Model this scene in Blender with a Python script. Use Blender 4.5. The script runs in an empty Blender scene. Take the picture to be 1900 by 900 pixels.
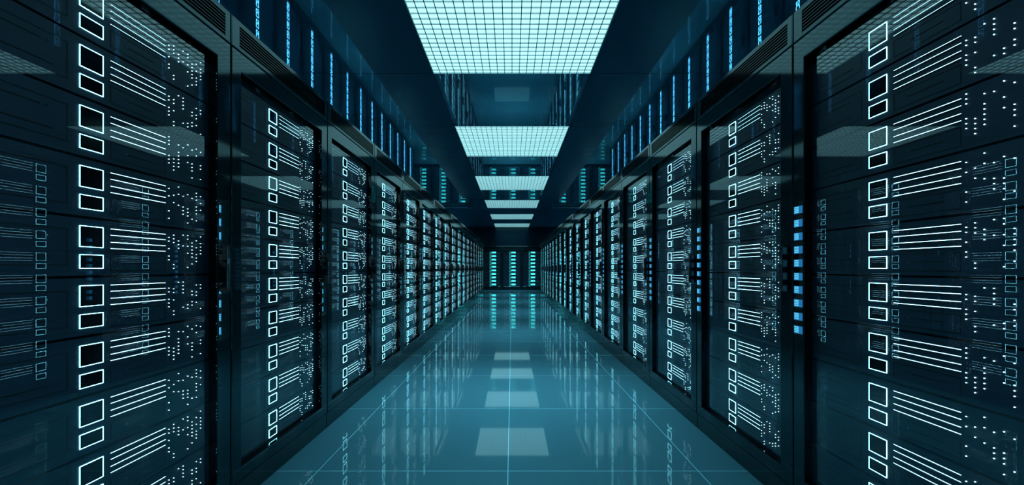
import bpy, bmesh, math, random
from mathutils import Vector

# ------------------------------------------------------------------ camera, world, exposure
W = 1.15                     # half the aisle width, metres; every length below is a multiple of it
F_PX = 792.0                 # focal length in pixels of the 1900 px wide frame
EYE = 0.863 * W              # eye height above the floor
CEIL = (0.863 + 1.69) * W    # ceiling height
PITCH = 0.793 * W            # width of one rack
TOP = 1.773 * W              # height of one rack
DEPTH = 0.74 * W
Z_END = 17.29 * W            # front plane of the racks across the far end
X_SIDE = 3.43 * W            # front plane of the rows beyond the neighbouring aisles

sc = bpy.context.scene
COL = sc.collection
cd = bpy.data.cameras.new('camera')
cam = bpy.data.objects.new('camera', cd)
COL.objects.link(cam)
cam.location = (0, 0, EYE)
cam.rotation_euler = (math.radians(90), 0, 0)
cd.sensor_width = 36
cd.lens = 36 * F_PX / 1900
cd.shift_y = 48.5 / 1900
cd.clip_start = 0.02
cd.clip_end = 100
sc.camera = cam

sc.view_settings.view_transform = 'Standard'
sc.view_settings.look = 'None'
sc.view_settings.gamma = 1
sc.view_settings.use_curve_mapping = False
sc.view_settings.exposure = 0.0

world = bpy.data.worlds.new('world')
sc.world = world
world.use_nodes = True
world.node_tree.nodes['Background'].inputs['Color'].default_value = (0.10, 0.45, 0.75, 1)
world.node_tree.nodes['Background'].inputs['Strength'].default_value = 0.02

cy = sc.cycles
cy.max_bounces = 12
cy.diffuse_bounces = 3
cy.glossy_bounces = 6
cy.transparent_max_bounces = 24
cy.transmission_bounces = 4
cy.caustics_reflective = False
cy.caustics_refractive = False
cy.use_denoising = True
cy.denoising_input_passes = 'RGB_ALBEDO_NORMAL'
cy.sample_clamp_indirect = 3.0
cy.use_adaptive_sampling = False

LAMP_POWER = 24.5            # watts of each ceiling luminaire
LAMP_SPREAD = 66.0
LAMP_COLOR = (0.35, 0.80, 1.0)
DIFFUSER_COLOR = (0.41, 0.87, 0.95)
DIFFUSER_STRENGTH = 1.38
SIDE_LAMP_POWER = 14.0       # the neighbouring aisles are dimmer

# ------------------------------------------------------------------ materials
def principled(name, color, rough=0.4, metallic=0.0, ior=1.5, coat=0.0, emit=None, strength=0.0, sampled=False):
    m = bpy.data.materials.new(name)
    m.use_nodes = True
    b = m.node_tree.nodes['Principled BSDF']
    b.inputs['Base Color'].default_value = (*color, 1)
    b.inputs['Roughness'].default_value = rough
    b.inputs['Metallic'].default_value = metallic
    b.inputs['IOR'].default_value = ior
    b.inputs['Coat Weight'].default_value = coat
    b.inputs['Coat Roughness'].default_value = 0.03
    if emit:
        b.inputs['Emission Color'].default_value = (*emit, 1)
        b.inputs['Emission Strength'].default_value = strength
        m.cycles.emission_sampling = 'FRONT' if sampled else 'NONE'
    return m

def add_noise_rough(m, scale, lo, hi, stretch=(1, 1, 1)):
    nt = m.node_tree
    b = nt.nodes['Principled BSDF']
    tc = nt.nodes.new('ShaderNodeTexCoord')
    mp = nt.nodes.new('ShaderNodeMapping')
    mp.inputs['Scale'].default_value = stretch
    n = nt.nodes.new('ShaderNodeTexNoise')
    n.inputs['Scale'].default_value = scale
    r = nt.nodes.new('ShaderNodeMapRange')
    r.inputs['To Min'].default_value = lo
    r.inputs['To Max'].default_value = hi
    nt.links.new(tc.outputs['Object'], mp.inputs['Vector'])
    nt.links.new(mp.outputs[0], n.inputs['Vector'])
    nt.links.new(n.outputs['Fac'], r.inputs['Value'])
    nt.links.new(r.outputs[0], b.inputs['Roughness'])

def tiled(name, base, line, tile, origin, halfw, rough, metallic=0.0, ior=1.5, axes=(True, True), vary=0.0):
    """Square tiles with thin joints on the object's XY plane."""
    m = principled(name, base, rough, metallic, ior)
    nt = m.node_tree
    b = nt.nodes['Principled BSDF']
    tc = nt.nodes.new('ShaderNodeTexCoord')
    sp = nt.nodes.new('ShaderNodeSeparateXYZ')
    nt.links.new(tc.outputs['Object'], sp.inputs[0])
    masks = []
    for k in (0, 1):
        if not axes[k]:
            continue
        a = nt.nodes.new('ShaderNodeMath'); a.operation = 'SUBTRACT'; a.inputs[1].default_value = origin[k] - tile / 2
        nt.links.new(sp.outputs[k], a.inputs[0])
        w = nt.nodes.new('ShaderNodeMath'); w.operation = 'WRAP'; w.inputs[1].default_value = tile; w.inputs[2].default_value = 0
        nt.links.new(a.outputs[0], w.inputs[0])
        s = nt.nodes.new('ShaderNodeMath'); s.operation = 'SUBTRACT'; s.inputs[1].default_value = tile / 2
        nt.links.new(w.outputs[0], s.inputs[0])
        ab = nt.nodes.new('ShaderNodeMath'); ab.operation = 'ABSOLUTE'
        nt.links.new(s.outputs[0], ab.inputs[0])
        lt = nt.nodes.new('ShaderNodeMath'); lt.operation = 'LESS_THAN'; lt.inputs[1].default_value = halfw
        nt.links.new(ab.outputs[0], lt.inputs[0])
        masks.append(lt.outputs[0])
    out = masks[0]
    if len(masks) == 2:
        mx = nt.nodes.new('ShaderNodeMath'); mx.operation = 'MAXIMUM'
        nt.links.new(masks[0], mx.inputs[0]); nt.links.new(masks[1], mx.inputs[1])
        out = mx.outputs[0]
    mix = nt.nodes.new('ShaderNodeMix'); mix.data_type = 'RGBA'
    mix.inputs[6].default_value = (*base, 1)
    mix.inputs[7].default_value = (*line, 1)
    nt.links.new(out, mix.inputs[0])
    nt.links.new(mix.outputs[2], b.inputs['Base Color'])
    return m, out

M = {}
M['floor'], _f = tiled('glossy_teal_floor', (0.055, 0.165, 0.200), (0.36, 0.80, 0.90), 0.811 * W,
                       (-0.017 * W, 1.820 * W), 0.0013 * W, 0.035, ior=1.47)
M['ceiling'], _c = tiled('polished_navy_ceiling', (0.035, 0.14, 0.24), (0.0, 0.0, 0.0), 1.365 * W,
                         (0.6825 * W, 3.70 * W), 0.0024 * W, 0.02, ior=3.4)
_n = M['ceiling'].node_tree
_s = _n.nodes.new('ShaderNodeMath'); _s.operation = 'MULTIPLY_ADD'; _s.inputs[1].default_value = -0.5; _s.inputs[2].default_value = 0.5
_n.links.new(_c, _s.inputs[0])
_n.links.new(_s.outputs[0], _n.nodes['Principled BSDF'].inputs['Specular IOR Level'])
M['navy'] = principled('navy_wall', (0.002, 0.012, 0.022), 0.16, ior=1.6)
M['frame'] = principled('black_blue_powder_metal', (0.006, 0.020, 0.026), 0.06, ior=1.54)
M['body'] = principled('cabinet_sheet_metal', (0.004, 0.010, 0.013), 0.35)
M['header'] = principled('header_metal', (0.008, 0.028, 0.036), 0.09, ior=1.54)
for _m in ('frame', 'header', 'body', 'ceiling', 'navy'):
    M[_m].node_tree.nodes['Principled BSDF'].inputs['Specular Tint'].default_value = (0.42, 0.86, 1.0, 1)
M['plinth'] = principled('plinth_metal', (0.004, 0.018, 0.024), 0.12, ior=1.7)
M['reveal'] = principled('polished_black_reveal', (0.001, 0.002, 0.003), 0.02, ior=1.8)
M['black'] = principled('black_gap', (0.0008, 0.001, 0.0015), 0.6)
M['handle'] = principled('black_handle', (0.003, 0.004, 0.005), 0.18, ior=1.6)
M['chrome'] = principled('bright_metal_edge', (0.35, 0.45, 0.5), 0.15, metallic=1.0)
M['server'] = principled('server_face_metal', (0.010, 0.028, 0.050), 0.45, ior=1.45)
add_noise_rough(M['server'], 6.0, 0.36, 0.48, (1, 1, 6))
M['screen'] = principled('dark_display', (0.001, 0.003, 0.004), 0.10)
M['blade'] = principled('louvre_blade', (0.86, 0.95, 0.95), 0.5)
M['bladeshade'] = principled('louvre_blade_shade', (0.02, 0.05, 0.06), 0.5)  # shade on the blades' unlit undersides, put in as dark colour
M['lightframe'] = principled('luminaire_rim', (0.25, 0.40, 0.42), 0.35)
M['diffuser'] = principled('lit_diffuser', (0.2, 0.3, 0.3), 0.6, emit=DIFFUSER_COLOR, strength=DIFFUSER_STRENGTH, sampled=True)

M['reflection_dim'] = principled('painted_reflection_blue', (0, 0, 0), emit=(0.012, 0.15, 0.38), strength=1.0)  # blue reflection of the opposite racks' bars, painted as emission
M['reflection_bright'] = principled('painted_reflection_bright', (0, 0, 0), emit=(0.12, 0.66, 1.0), strength=1.05)  # brighter lines of the same painted reflection

def glass(name):
    m = bpy.data.materials.new(name)
    m.use_nodes = True
    nt = m.node_tree
    nt.nodes.remove(nt.nodes['Principled BSDF'])
    out = nt.nodes['Material Output']
    t = nt.nodes.new('ShaderNodeBsdfTransparent'); t.inputs[0].default_value = (0.86, 0.94, 0.96, 1)
    g = nt.nodes.new('ShaderNodeBsdfGlossy'); g.inputs['Color'].default_value = (0.85, 0.96, 1, 1); g.inputs['Roughness'].default_value = 0.0
    f = nt.nodes.new('ShaderNodeFresnel'); f.inputs['IOR'].default_value = 1.75
    # reflection switched off on the pane's inner face to suppress ghost images
    ge = nt.nodes.new('ShaderNodeNewGeometry')
    fr = nt.nodes.new('ShaderNodeMath'); fr.operation = 'SUBTRACT'; fr.inputs[0].default_value = 1.0
    ml = nt.nodes.new('ShaderNodeMath'); ml.operation = 'MULTIPLY'
    nt.links.new(ge.outputs['Backfacing'], fr.inputs[1])
    nt.links.new(f.outputs[0], ml.inputs[0]); nt.links.new(fr.outputs[0], ml.inputs[1])
    mx = nt.nodes.new('ShaderNodeMixShader')
    nt.links.new(ml.outputs[0], mx.inputs[0]); nt.links.new(t.outputs[0], mx.inputs[1]); nt.links.new(g.outputs[0], mx.inputs[2])
    nt.links.new(mx.outputs[0], out.inputs['Surface'])
    return m
M['glass'] = glass('clear_door_glass')

LED = {
    'white': {'thick': 1.0, 'square': principled('led_square_white', (0, 0, 0), emit=(0.24, 0.80, 1.0), strength=14.0),
              'bar': principled('led_bar_white', (0, 0, 0), emit=(0.36, 0.78, 1.0), strength=8.0),
              'dot': principled('led_dot_white', (0, 0, 0), emit=(0.50, 0.90, 1.0), strength=5.0)},
    'teal': {'thick': 2.0, 'square': principled('led_square_teal', (0, 0, 0), emit=(0.08, 0.85, 0.80), strength=2.5),
             'bar': principled('led_bar_teal', (0, 0, 0), emit=(0.07, 0.80, 0.85), strength=13.0),
             'dot': principled('led_dot_teal', (0, 0, 0), emit=(0.05, 0.65, 0.60), strength=2.0)},
    'blue': {'thick': 2.4, 'square': principled('led_square_blue', (0, 0, 0), emit=(0.14, 0.56, 1.0), strength=30.0),
             'bar': principled('led_bar_blue', (0, 0, 0), emit=(0.06, 0.32, 0.85), strength=0.35),
             'dot': principled('led_dot_blue', (0, 0, 0), emit=(0.06, 0.32, 0.85), strength=0.35)},
}

# ------------------------------------------------------------------ mesh helpers
class MB:
    """Collects quads with a material each; build() links them as one mesh object."""
    def __init__(self):
        self.v, self.f, self.m, self.mats = [], [], [], []
    def mi(self, mat):
        if mat not in self.mats:
            self.mats.append(mat)
        return self.mats.index(mat)
    def quad(self, pts, mat):
        n = len(self.v)
        self.v += [tuple(p) for p in pts]
        self.f.append(tuple(range(n, n + len(pts))))
        self.m.append(self.mi(mat))
    def box(self, x0, x1, y0, y1, z0, z1, mat):
        n = len(self.v)
        self.v += [(x0, y0, z0), (x1, y0, z0), (x1, y1, z0), (x0, y1, z0), (x0, y0, z1), (x1, y0, z1), (x1, y1, z1), (x0, y1, z1)]
        for q in ((0, 3, 2, 1), (4, 5, 6, 7), (0, 1, 5, 4), (1, 2, 6, 5), (2, 3, 7, 6), (3, 0, 4, 7)):
            self.f.append(tuple(n + i for i in q)); self.m.append(self.mi(mat))
    def ring(self, loops, mats, close=False):
        """Bands between successive rectangles (x0, x1, z0, z1, y), facing the viewer at -y."""
        idx = []
        for (x0, x1, z0, z1, y) in loops:
            n = len(self.v)
            self.v += [(x0, y, z0), (x1, y, z0), (x1, y, z1), (x0, y, z1)]
            idx.append(n)
        for k in range(len(loops) - 1):
            a, b = idx[k], idx[k + 1]
            for i in range(4):
                j = (i + 1) % 4
                self.f.append((a + i, a + j, b + j, b + i)); self.m.append(self.mi(mats[k]))
        if close:
            self.f.append((idx[-1], idx[-1] + 1, idx[-1] + 2, idx[-1] + 3)); self.m.append(self.mi(mats[-1]))
    def mesh(self, name):
        me = bpy.data.meshes.new(name)
        me.from_pydata(self.v, [], self.f)
        for m in self.mats:
            me.materials.append(m)
        me.polygons.foreach_set('material_index', self.m)
        me.update()
        return me
    def build(self, name, parent=None):
        o = bpy.data.objects.new(name, self.mesh(name))
        COL.objects.link(o)
        if parent:
            o.parent = parent
        return o

def empty(name):
    o = bpy.data.objects.new(name, None)
    COL.objects.link(o)
    o.empty_display_size = 0.1
    return o

def tag(o, label, cat, group=None):
    o['label'] = label
    o['category'] = cat
    if group:
        o['group'] = group

def struct(mb, name):
    o = mb.build(name)
    o['kind'] = 'structure'
    return o

KIDS = {}
def kid(parent, o):
    o.parent = parent
    KIDS.setdefault(parent.name, []).append(o)
    return o

def copy_tree(o, parent=None):
    c = o.copy()
    COL.objects.link(c)
    c.parent = parent
    for ch in KIDS.get(o.name, []):
        kid(c, copy_tree(ch, c))
    return c

# ------------------------------------------------------------------ room shell
XW = 4.30 * W
Z0, Z1 = -1.9 * W, 17.40 * W
ZB = Z1 + DEPTH + 0.1 * W
b = MB(); b.box(-XW, XW, Z0, ZB, -0.10, 0, M['floor']); struct(b, 'floor')

b = MB()
LH = 0.6825 * W
lights_y = [(2.335 + 2.73 * k) * W for k in range(-1, 6)]      # near edge of each square luminaire
def lit_strip(xc, ys):
    prev = Z0
    for y in ys:
        b.box(xc - LH, xc + LH, prev, y, CEIL, CEIL + 0.12, M['ceiling'])
        prev = y + 1.365 * W
    b.box(xc - LH, xc + LH, prev, Z1, CEIL, CEIL + 0.12, M['ceiling'])
XA = 2.575 * W                                     # middle of the neighbouring aisles
lit_strip(0, lights_y)
for s in (-1, 1):
    lit_strip(s * XA, lights_y[1:])
    for xa, xb in ((LH, XA - LH), (XA + LH, XW)):
        x0, x1 = sorted((s * xa, s * xb))
        b.box(x0, x1, Z0, Z1, CEIL, CEIL + 0.12, M['ceiling'])
b.box(-XW, XW, Z1, ZB, CEIL, CEIL + 0.12, M['ceiling'])
struct(b, 'ceiling')

b = MB(); b.box(-XW - 0.1, -XW, Z0, ZB, 0, CEIL + 0.12, M['navy']); struct(b, 'wall_left')
b = MB(); b.box(XW, XW + 0.1, Z0, ZB, 0, CEIL + 0.12, M['navy']); struct(b, 'wall_right')
b = MB(); b.box(-XW, XW, Z0 - 0.1, Z0, 0, CEIL + 0.12, M['navy']); struct(b, 'wall_front')
b = MB()
b.box(-XW, XW, ZB, ZB + 0.1, 0, CEIL + 0.12, M['navy'])
b.box(-XW, XW, Z1, ZB, TOP + 0.012, CEIL, M['navy'])          # bulkhead over the far racks
G3 = 1.5 * PITCH
for s in (-1, 1):
    x0, x1 = sorted((s * (G3 + 0.01), s * (1.64 * W - 0.01)))
    b.box(x0, x1, Z_END + 0.02, ZB, 0, TOP + 0.012, M['navy'])
struct(b, 'wall_back')

# ------------------------------------------------------------------ ceiling luminaires
def luminaire():
    r = empty('ceiling_light')
    S = 1.365 * W
    g = MB(); g.ring([(-S/2, S/2, -S/2, S/2, 0), (-S/2 + .008*W, S/2 - .008*W, -S/2 + .008*W, S/2 - .008*W, 0),
                      (-S/2 + .008*W, S/2 - .008*W, -S/2 + .008*W, S/2 - .008*W, .03*W)], [M['lightframe'], M['blade']])
    g.v = [(x, z, y - 0.002) for x, y, z in g.v]
    kid(r, g.build('rim'))
    g = MB(); g.box(-S/2, S/2, -S/2, S/2, .013*W, .019*W, M['diffuser'])
    kid(r, g.build('diffuser'))
    g = MB(); n = 22; t = .0030 * W; h = .010 * W; e = .0016 * W
    for i in range(1, n):
        p = -S/2 + S * i / n
        g.box(p - t*.35, p + t*.35, -S/2 + .008*W, S/2 - .008*W, e, h, M['blade'])
        g.box(-S/2 + .008*W, S/2 - .008*W, p - t*.35, p + t*.35, e, h, M['blade'])
        g.box(p - t*.95, p + t*.95, -S/2 + .008*W, S/2 - .008*W, 0, e, M['bladeshade'])
        g.box(-S/2 + .008*W, S/2 - .008*W, p - t*.5, p + t*.5, 0, e, M['bladeshade'])
    kid(r, g.build('louvre_grid'))
    return r

proto_light = luminaire()
ORD = ['first', 'second', 'third', 'fourth', 'fifth', 'sixth', 'seventh', 'eighth', 'ninth', 'tenth', 'eleventh', 'twelfth',
       'thirteenth', 'fourteenth', 'fifteenth', 'sixteenth', 'seventeenth', 'eighteenth', 'nineteenth', 'twentieth']
lights_at = [(0, k, y) for k, y in enumerate(lights_y)] + [(s, k, y) for s in (-1, 1) for k, y in enumerate(lights_y) if k > 0]
for s, k, y in lights_at:
    o = proto_light if k == 0 and s == 0 else copy_tree(proto_light)
    o.location = (s * 2.575 * W, y + LH, CEIL)
    where = 'straight above the camera' if k == 0 else (
        'largest, cut by the picture top' if k == 1 else f'{ORD[k - 1]} from the camera')
    if s == 0:
        tag(o, f'glowing square ceiling light with egg-crate grid, {where}', 'ceiling light', 'square grid lights along the aisle ceiling')
    else:
        side = 'left' if s < 0 else 'right'
        tag(o, f'square grid ceiling light hidden behind the {side} racks, {ORD[k - 1]} down the side aisle', 'ceiling light',
            f'square grid lights over the {side} side aisle')
    ld = bpy.data.lights.new('luminaire_lamp', 'AREA')
    ld.shape = 'SQUARE'; ld.size = 1.33 * W
    ld.energy = LAMP_POWER if s == 0 else SIDE_LAMP_POWER; ld.color = LAMP_COLOR; ld.spread = math.radians(LAMP_SPREAD)
    lo = bpy.data.objects.new('luminaire_lamp', ld)
    COL.objects.link(lo)
    lo.parent = o; lo.location = (0, 0, -0.004)

# ------------------------------------------------------------------ server racks
OX0, OX1 = 0.058 * W, 0.722 * W                     # door opening, from the rack's left edge
OZ0, OZ1 = (0.863 - 0.730) * W, (0.863 + 0.725) * W
DOOR0, DOOR1 = (0.863 - 0.782) * W, (0.863 + 0.796) * W
INSET = 0.030 * W
Q = 0.1439 * W                                      # height of one server
S_TOP = (0.863 + 0.679 + 0.0204) * W                # top of the topmost server
H = PITCH / 2

def dots(mb, seed, led, size=0.00088):
    rng = random.Random(seed)
    for c in range(8):
        x = (0.553 + 0.0186 * c) * W
        off = rng.choice((0.0, 0.003, 0.006)) * W
        for r in range(10):
            if rng.random() < (0.50 if 1 <= r <= 7 else 0.30):
                z = Q - 0.016 * W - off - r * 0.0112 * W
                mb.box(x - size * W, x + size * W, -0.0022 * W, 0, z - size * W, z + size * W, led['dot'])

def square_ring(mb, x0, x1, z0, z1, led):
    mat = led['square']
    t = 0.00115 * W * led['thick']
    y = -0.0012 * W
    for a in ((x0, x1, z0, z0 + t), (x0, x1, z1 - t, z1), (x0, x0 + t, z0 + t, z1 - t), (x1 - t, x1, z0 + t, z1 - t)):
        mb.box(a[0], a[1], y, 0, a[2], a[3], mat)

SQ = [(0.289, 0.348, 0.0204, 0.0716), (0.289, 0.348, 0.0896, 0.1236)]       # left, right, down from the unit's top
BARS = [0.0218, 0.0380, 0.0560, 0.0722]

def server_shell(seed):
    g = MB()
    m = M['server']
    gap = 0.0032 * W
    g.box(OX0 - 0.01*W, OX1 + 0.01*W, 0, 0.5 * W, gap, Q - gap, m)
    # thin dark joints round the drive bay, the slot and its handle
    def outline(x0, x1, d0, d1, t=0.0017):
        x0, x1, z1, z0 = x0 * W, x1 * W, Q - d0 * W, Q - d1 * W
        t *= W
        for a in ((x0, x1, z0, z0 + t), (x0, x1, z1 - t, z1), (x0, x0 + t, z0, z1), (x1 - t, x1, z0, z1)):
            g.box(a[0], a[1], -0.0006 * W, 0, a[2], a[3], M['black'])
    outline(0.080, 0.262, 0.030, 0.116)
    outline(0.368, 0.541, 0.086, 0.130)
    def slot(x0, x1, d0, d1):
        g.box(x0 * W, x1 * W, -0.0008 * W, 0, Q - d1 * W, Q - d0 * W, M['black'])
    slot(0.100, 0.205, 0.048, 0.0505)
    slot(0.100, 0.230, 0.095, 0.0970)
    slot(0.420, 0.500, 0.106, 0.1085)
    for x, d in ((0.218, 0.049), (0.412, 0.107), (0.412, 0.030)):
        g.box((x - 0.0015) * W, (x + 0.0015) * W, -0.0015 * W, 0, Q - (d + 0.0015) * W, Q - (d - 0.0015) * W, M['chrome'])
    for (x0, x1, d0, d1) in SQ:
        g.box(x0 * W, x1 * W, -0.0006 * W, 0, Q - d1 * W, Q - d0 * W, M['screen'])
    return g

def add_bar(g, k, led):
    d = BARS[k]
    t = 0.00055 * W * led['thick']
    xa, xb, zc = 0.368 * W, 0.5417 * W, Q - d * W
    g.quad([(xa, -0.0003*W, zc - t), (xb, -0.0003*W, zc - t), (xb, -0.0003*W, zc + t), (xa, -0.0003*W, zc + t)], led['bar'])
    g.box(xa, xb, -0.0026 * W, 0, zc - t - 0.0018 * W, zc - t - 0.0009 * W, M['black'])   # added lip under the bar, hides it from the floor reflection

def add_all_lights(g, seed, led):
    for q in SQ:
        square_ring(g, q[0] * W, q[1] * W, Q - q[3] * W, Q - q[2] * W, led)
    for k in range(4):
        add_bar(g, k, led)
    dots(g, seed, led)

def handle(parent, hx):
    g = MB()
    w, p, h = 0.020 * W, 0.030 * W, 0.083 * W
    zc = EYE
    prof = [(-h + 0.010*W, -0.002), (-h, -0.014*W), (-h + 0.006*W, -p), (h - 0.006*W, -p), (h, -0.014*W), (h - 0.010*W, -0.002)]
    L = [(hx - w/2, y, zc + z) for z, y in prof]
    R = [(hx + w/2, y, zc + z) for z, y in prof]
    g.quad(L, M['handle']); g.quad(R[::-1], M['handle'])
    n = len(prof)
    for i in range(n):
        j = (i + 1) % n
        g.quad([L[i], R[i], R[j], L[j]], M['handle'])
    # a bright edge strip down the grip and a lock barrel
    g.box(hx - w*0.32, hx - w*0.22, -p - 0.0012*W, -p, zc - h*0.88, zc + h*0.88, M['chrome'])
    g.box(hx + w*0.22, hx + w*0.30, -p - 0.0012*W, -p, zc - h*0.88, zc + h*0.88, M['chrome'])
    g.box(hx - w*0.2, hx + w*0.2, -p - 0.0010*W, -p, zc + h*0.20, zc + h*0.42, M['chrome'])
    o = g.build('handle')
    o['label'] = 'black door handle with bright metal edges'
    return kid(parent, o)

def painted_reflection(parent, x0, x1):
    """Ten added soft blue blocks up the door margin, painted as the reflection of the opposite light bars."""
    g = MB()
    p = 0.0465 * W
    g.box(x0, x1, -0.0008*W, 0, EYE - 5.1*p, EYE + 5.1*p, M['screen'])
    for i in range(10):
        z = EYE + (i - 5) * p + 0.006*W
        g.box(x0 + 0.002*W, x1 - 0.002*W, -0.0012*W, -0.0008*W, z, z + 0.026*W, M['reflection_dim'])
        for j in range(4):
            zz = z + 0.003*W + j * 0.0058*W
            g.box(x0 + (x1 - x0)*0.1, x1 - (x1 - x0)*0.45, -0.0015*W, -0.0012*W, zz, zz + 0.0036*W, M['reflection_bright'])
    o = g.build('painted_reflection')
    o['label'] = 'added blue glow blocks imitating reflected rack lights on the door margin'
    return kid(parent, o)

def rack(detail, led, hx, strip=None):
    r = empty('server_rack')
    # cabinet: two sides, top, back and a closed base, open towards the door
    g = MB()
    e = 0.0035 * W
    x0, x1 = e, PITCH - e
    g.box(x0, x0 + .012*W, .018*W, DEPTH, .06*W, TOP - .004*W, M['body'])
    g.box(x1 - .012*W, x1, .018*W, DEPTH, .06*W, TOP - .004*W, M['body'])
    g.box(x0 + .012*W, x1 - .012*W, .018*W, DEPTH, TOP - .02*W, TOP - .004*W, M['body'])
    g.box(x0 + .012*W, x1 - .012*W, DEPTH - .012*W, DEPTH, .06*W, TOP - .02*W, M['body'])
    g.box(x0 + .012*W, x1 - .012*W, .018*W, DEPTH - .012*W, .06*W, .08*W, M['body'])
    kid(r, g.build('cabinet_body'))
    g = MB()
    g.box(x0, x1, .004*W, DEPTH - .02*W, 0, DOOR0 - .003*W, M['plinth'])
    kid(r, g.build('plinth'))
    # header with its louvre opening
    g = MB()
    hz0, hz1 = DOOR1 + .004*W, TOP
    lx0, lx1 = .047*W, PITCH - .030*W
    lz0, lz1 = (0.863 + 0.812)*W, (0.863 + 0.890)*W
    ch = .0025*W
    g.ring([(x0, x1, hz0, hz1, .020*W), (x0, x1, hz0, hz1, ch), (x0+ch, x1-ch, hz0+ch, hz1-ch, 0), (lx0, lx1, lz0, lz1, 0), (lx0, lx1, lz0, lz1, .016*W)],
           [M['header'], M['header'], M['header'], M['black'], M['black']], close=True)
    kid(r, g.build('header_panel'))
    g = MB()
    ns = 7
    step = (lz1 - lz0) / ns
    for i in range(ns):
        z = lz0 + step * i
        g.quad([(lx0, .0006*W, z + step*.34), (lx1, .0006*W, z + step*.34), (lx1, .011*W, z + step*.75), (lx0, .011*W, z + step*.75)], M['black'])
        g.quad([(lx0, .0006*W, z + step*.12), (lx1, .0006*W, z + step*.12), (lx1, .0006*W, z + step*.30), (lx0, .0006*W, z + step*.30)], M['header'])
        g.quad([(lx0, .0006*W, z + step*.20), (lx1, .0006*W, z + step*.20), (lx1, .011*W, z + step*.65), (lx0, .011*W, z + step*.65)], M['body'])
    kid(r, g.build('louvre_grille'))
    # door: frame, polished reveal
    g = MB()
    g.ring([(x0, x1, DOOR0, DOOR1, .016*W), (x0, x1, DOOR0, DOOR1, ch), (x0+ch, x1-ch, DOOR0+ch, DOOR1-ch, 0),
            (OX0-ch, OX1+ch, OZ0-ch, OZ1+ch, 0), (OX0, OX1, OZ0, OZ1, ch), (OX0, OX1, OZ0, OZ1, INSET - .0005*W)],
           [M['frame'], M['frame'], M['frame'], M['frame'], M['reveal']])
    d = kid(r, g.build('door'))
    g = MB()
    yg = .023*W
    g.quad([(OX0, yg, OZ0), (OX1, yg, OZ0), (OX1, yg, OZ1), (OX0, yg, OZ1)], M['glass'])
    gl = kid(d, g.build('door_glass'))
    gl['label'] = 'clear glass door pane'
    handle(d, hx)
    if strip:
        painted_reflection(d, *strip)
    # back panel closing the cabinet behind the servers' margins
    g = MB()
    g.ring([(x0 + .012*W, x1 - .012*W, .081*W, TOP - .021*W, INSET + .002*W), (OX0, OX1, OZ0, OZ1, INSET + .002*W)], [M['black']])
    kid(r, g.build('mounting_frame'))
    # ten servers
    shells = {}
    for i in range(10):
        v = i % 4
        if v not in shells:
            g = server_shell(v)
            if detail == 0:
                add_all_lights(g, v, led)
            parts = []
            if detail == 1:
                a = MB(); add_all_lights(a, v, led); parts.append(('indicator_lights', a.mesh('indicator_lights')))
            if detail == 2:
                for q in SQ:
                    a = MB(); square_ring(a, q[0]*W, q[1]*W, Q - q[3]*W, Q - q[2]*W, led); parts.append(('square_light', a.mesh('square_light')))
                for k in range(4):
                    a = MB(); add_bar(a, k, led); parts.append(('light_bar', a.mesh('light_bar')))
                a = MB(); dots(a, v, led); parts.append(('indicator_dots', a.mesh('indicator_dots')))
            shells[v] = (g.mesh('server'), parts)
        me, parts = shells[v]
        o = bpy.data.objects.new('server', me); COL.objects.link(o)
        o.location = (0, INSET, S_TOP - Q * (i + 1))
        kid(r, o)
        for n, pm in parts:
            p = bpy.data.objects.new(n, pm); COL.objects.link(p); kid(o, p)
            if n == 'indicator_dots':
                p['kind'] = 'stuff'
    return r

HX_L, HX_R = 0.733 * W, 0.772 * W
used = set()
def place(proto, loc, rz, label, group):
    o = proto if proto.name not in used else copy_tree(proto)
    used.add(proto.name)
    o.location = loc
    o.rotation_euler = (0, 0, rz)
    tag(o, label, 'server rack', group)
    return o

HALF = math.pi / 2
near = 0.727 * W
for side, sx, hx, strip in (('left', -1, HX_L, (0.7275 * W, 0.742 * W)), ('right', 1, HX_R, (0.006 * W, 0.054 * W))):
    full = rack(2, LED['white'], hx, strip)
    for k in range(-1, 18):
        y0 = near + k * PITCH
        if sx < 0:
            loc, rz = (-W, y0, 0), HALF
        else:
            loc, rz = (W, y0 + PITCH, 0), -HALF
        if k == -1:
            lab = f'black server rack beside the camera, just outside the picture, {side} of the aisle'
        elif k == 0:
            lab = f'black glass-door server rack with large glowing squares, cut by the {side} picture edge'
        else:
            lab = f'black glass-door server rack in the {side} aisle row, {ORD[k]} from the {side} picture edge'
        place(full, loc, rz, lab, f'server racks in the {side} row of the aisle')

end = rack(2, LED['teal'], 0.757 * W)
names = ['leftmost', 'middle', 'rightmost']
for g_i, (gname, xs) in enumerate((('centre', -1.5 * PITCH), ('left', -1.64 * W - 3 * PITCH), ('right', 1.64 * W))):
    for k in range(3):
        if gname == 'centre':
            lab = f'server rack with teal lights closing the far end of the aisle, {names[k]} of three'
        else:
            lab = f'teal-lit server rack at the end of the {gname} side aisle, {names[k]} of three, ceiling-mirrored'
        place(end, (xs + k * PITCH, Z_END, 0), 0, lab, f'teal racks across the far end, {gname}')

side_rack = rack(0, LED['blue'], HX_L)
for side, sx in (('left', -1), ('right', 1)):
    for k in range(3, 18):
        y0 = near + k * PITCH
        loc, rz = ((-X_SIDE, y0, 0), HALF) if sx < 0 else ((X_SIDE, y0 + PITCH, 0), -HALF)
        place(side_rack, loc, rz, f'blue-lit server rack in the {side} side aisle, {ORD[k - 3]} of those mirrored in the ceiling',
              f'blue racks of the {side} side aisle')
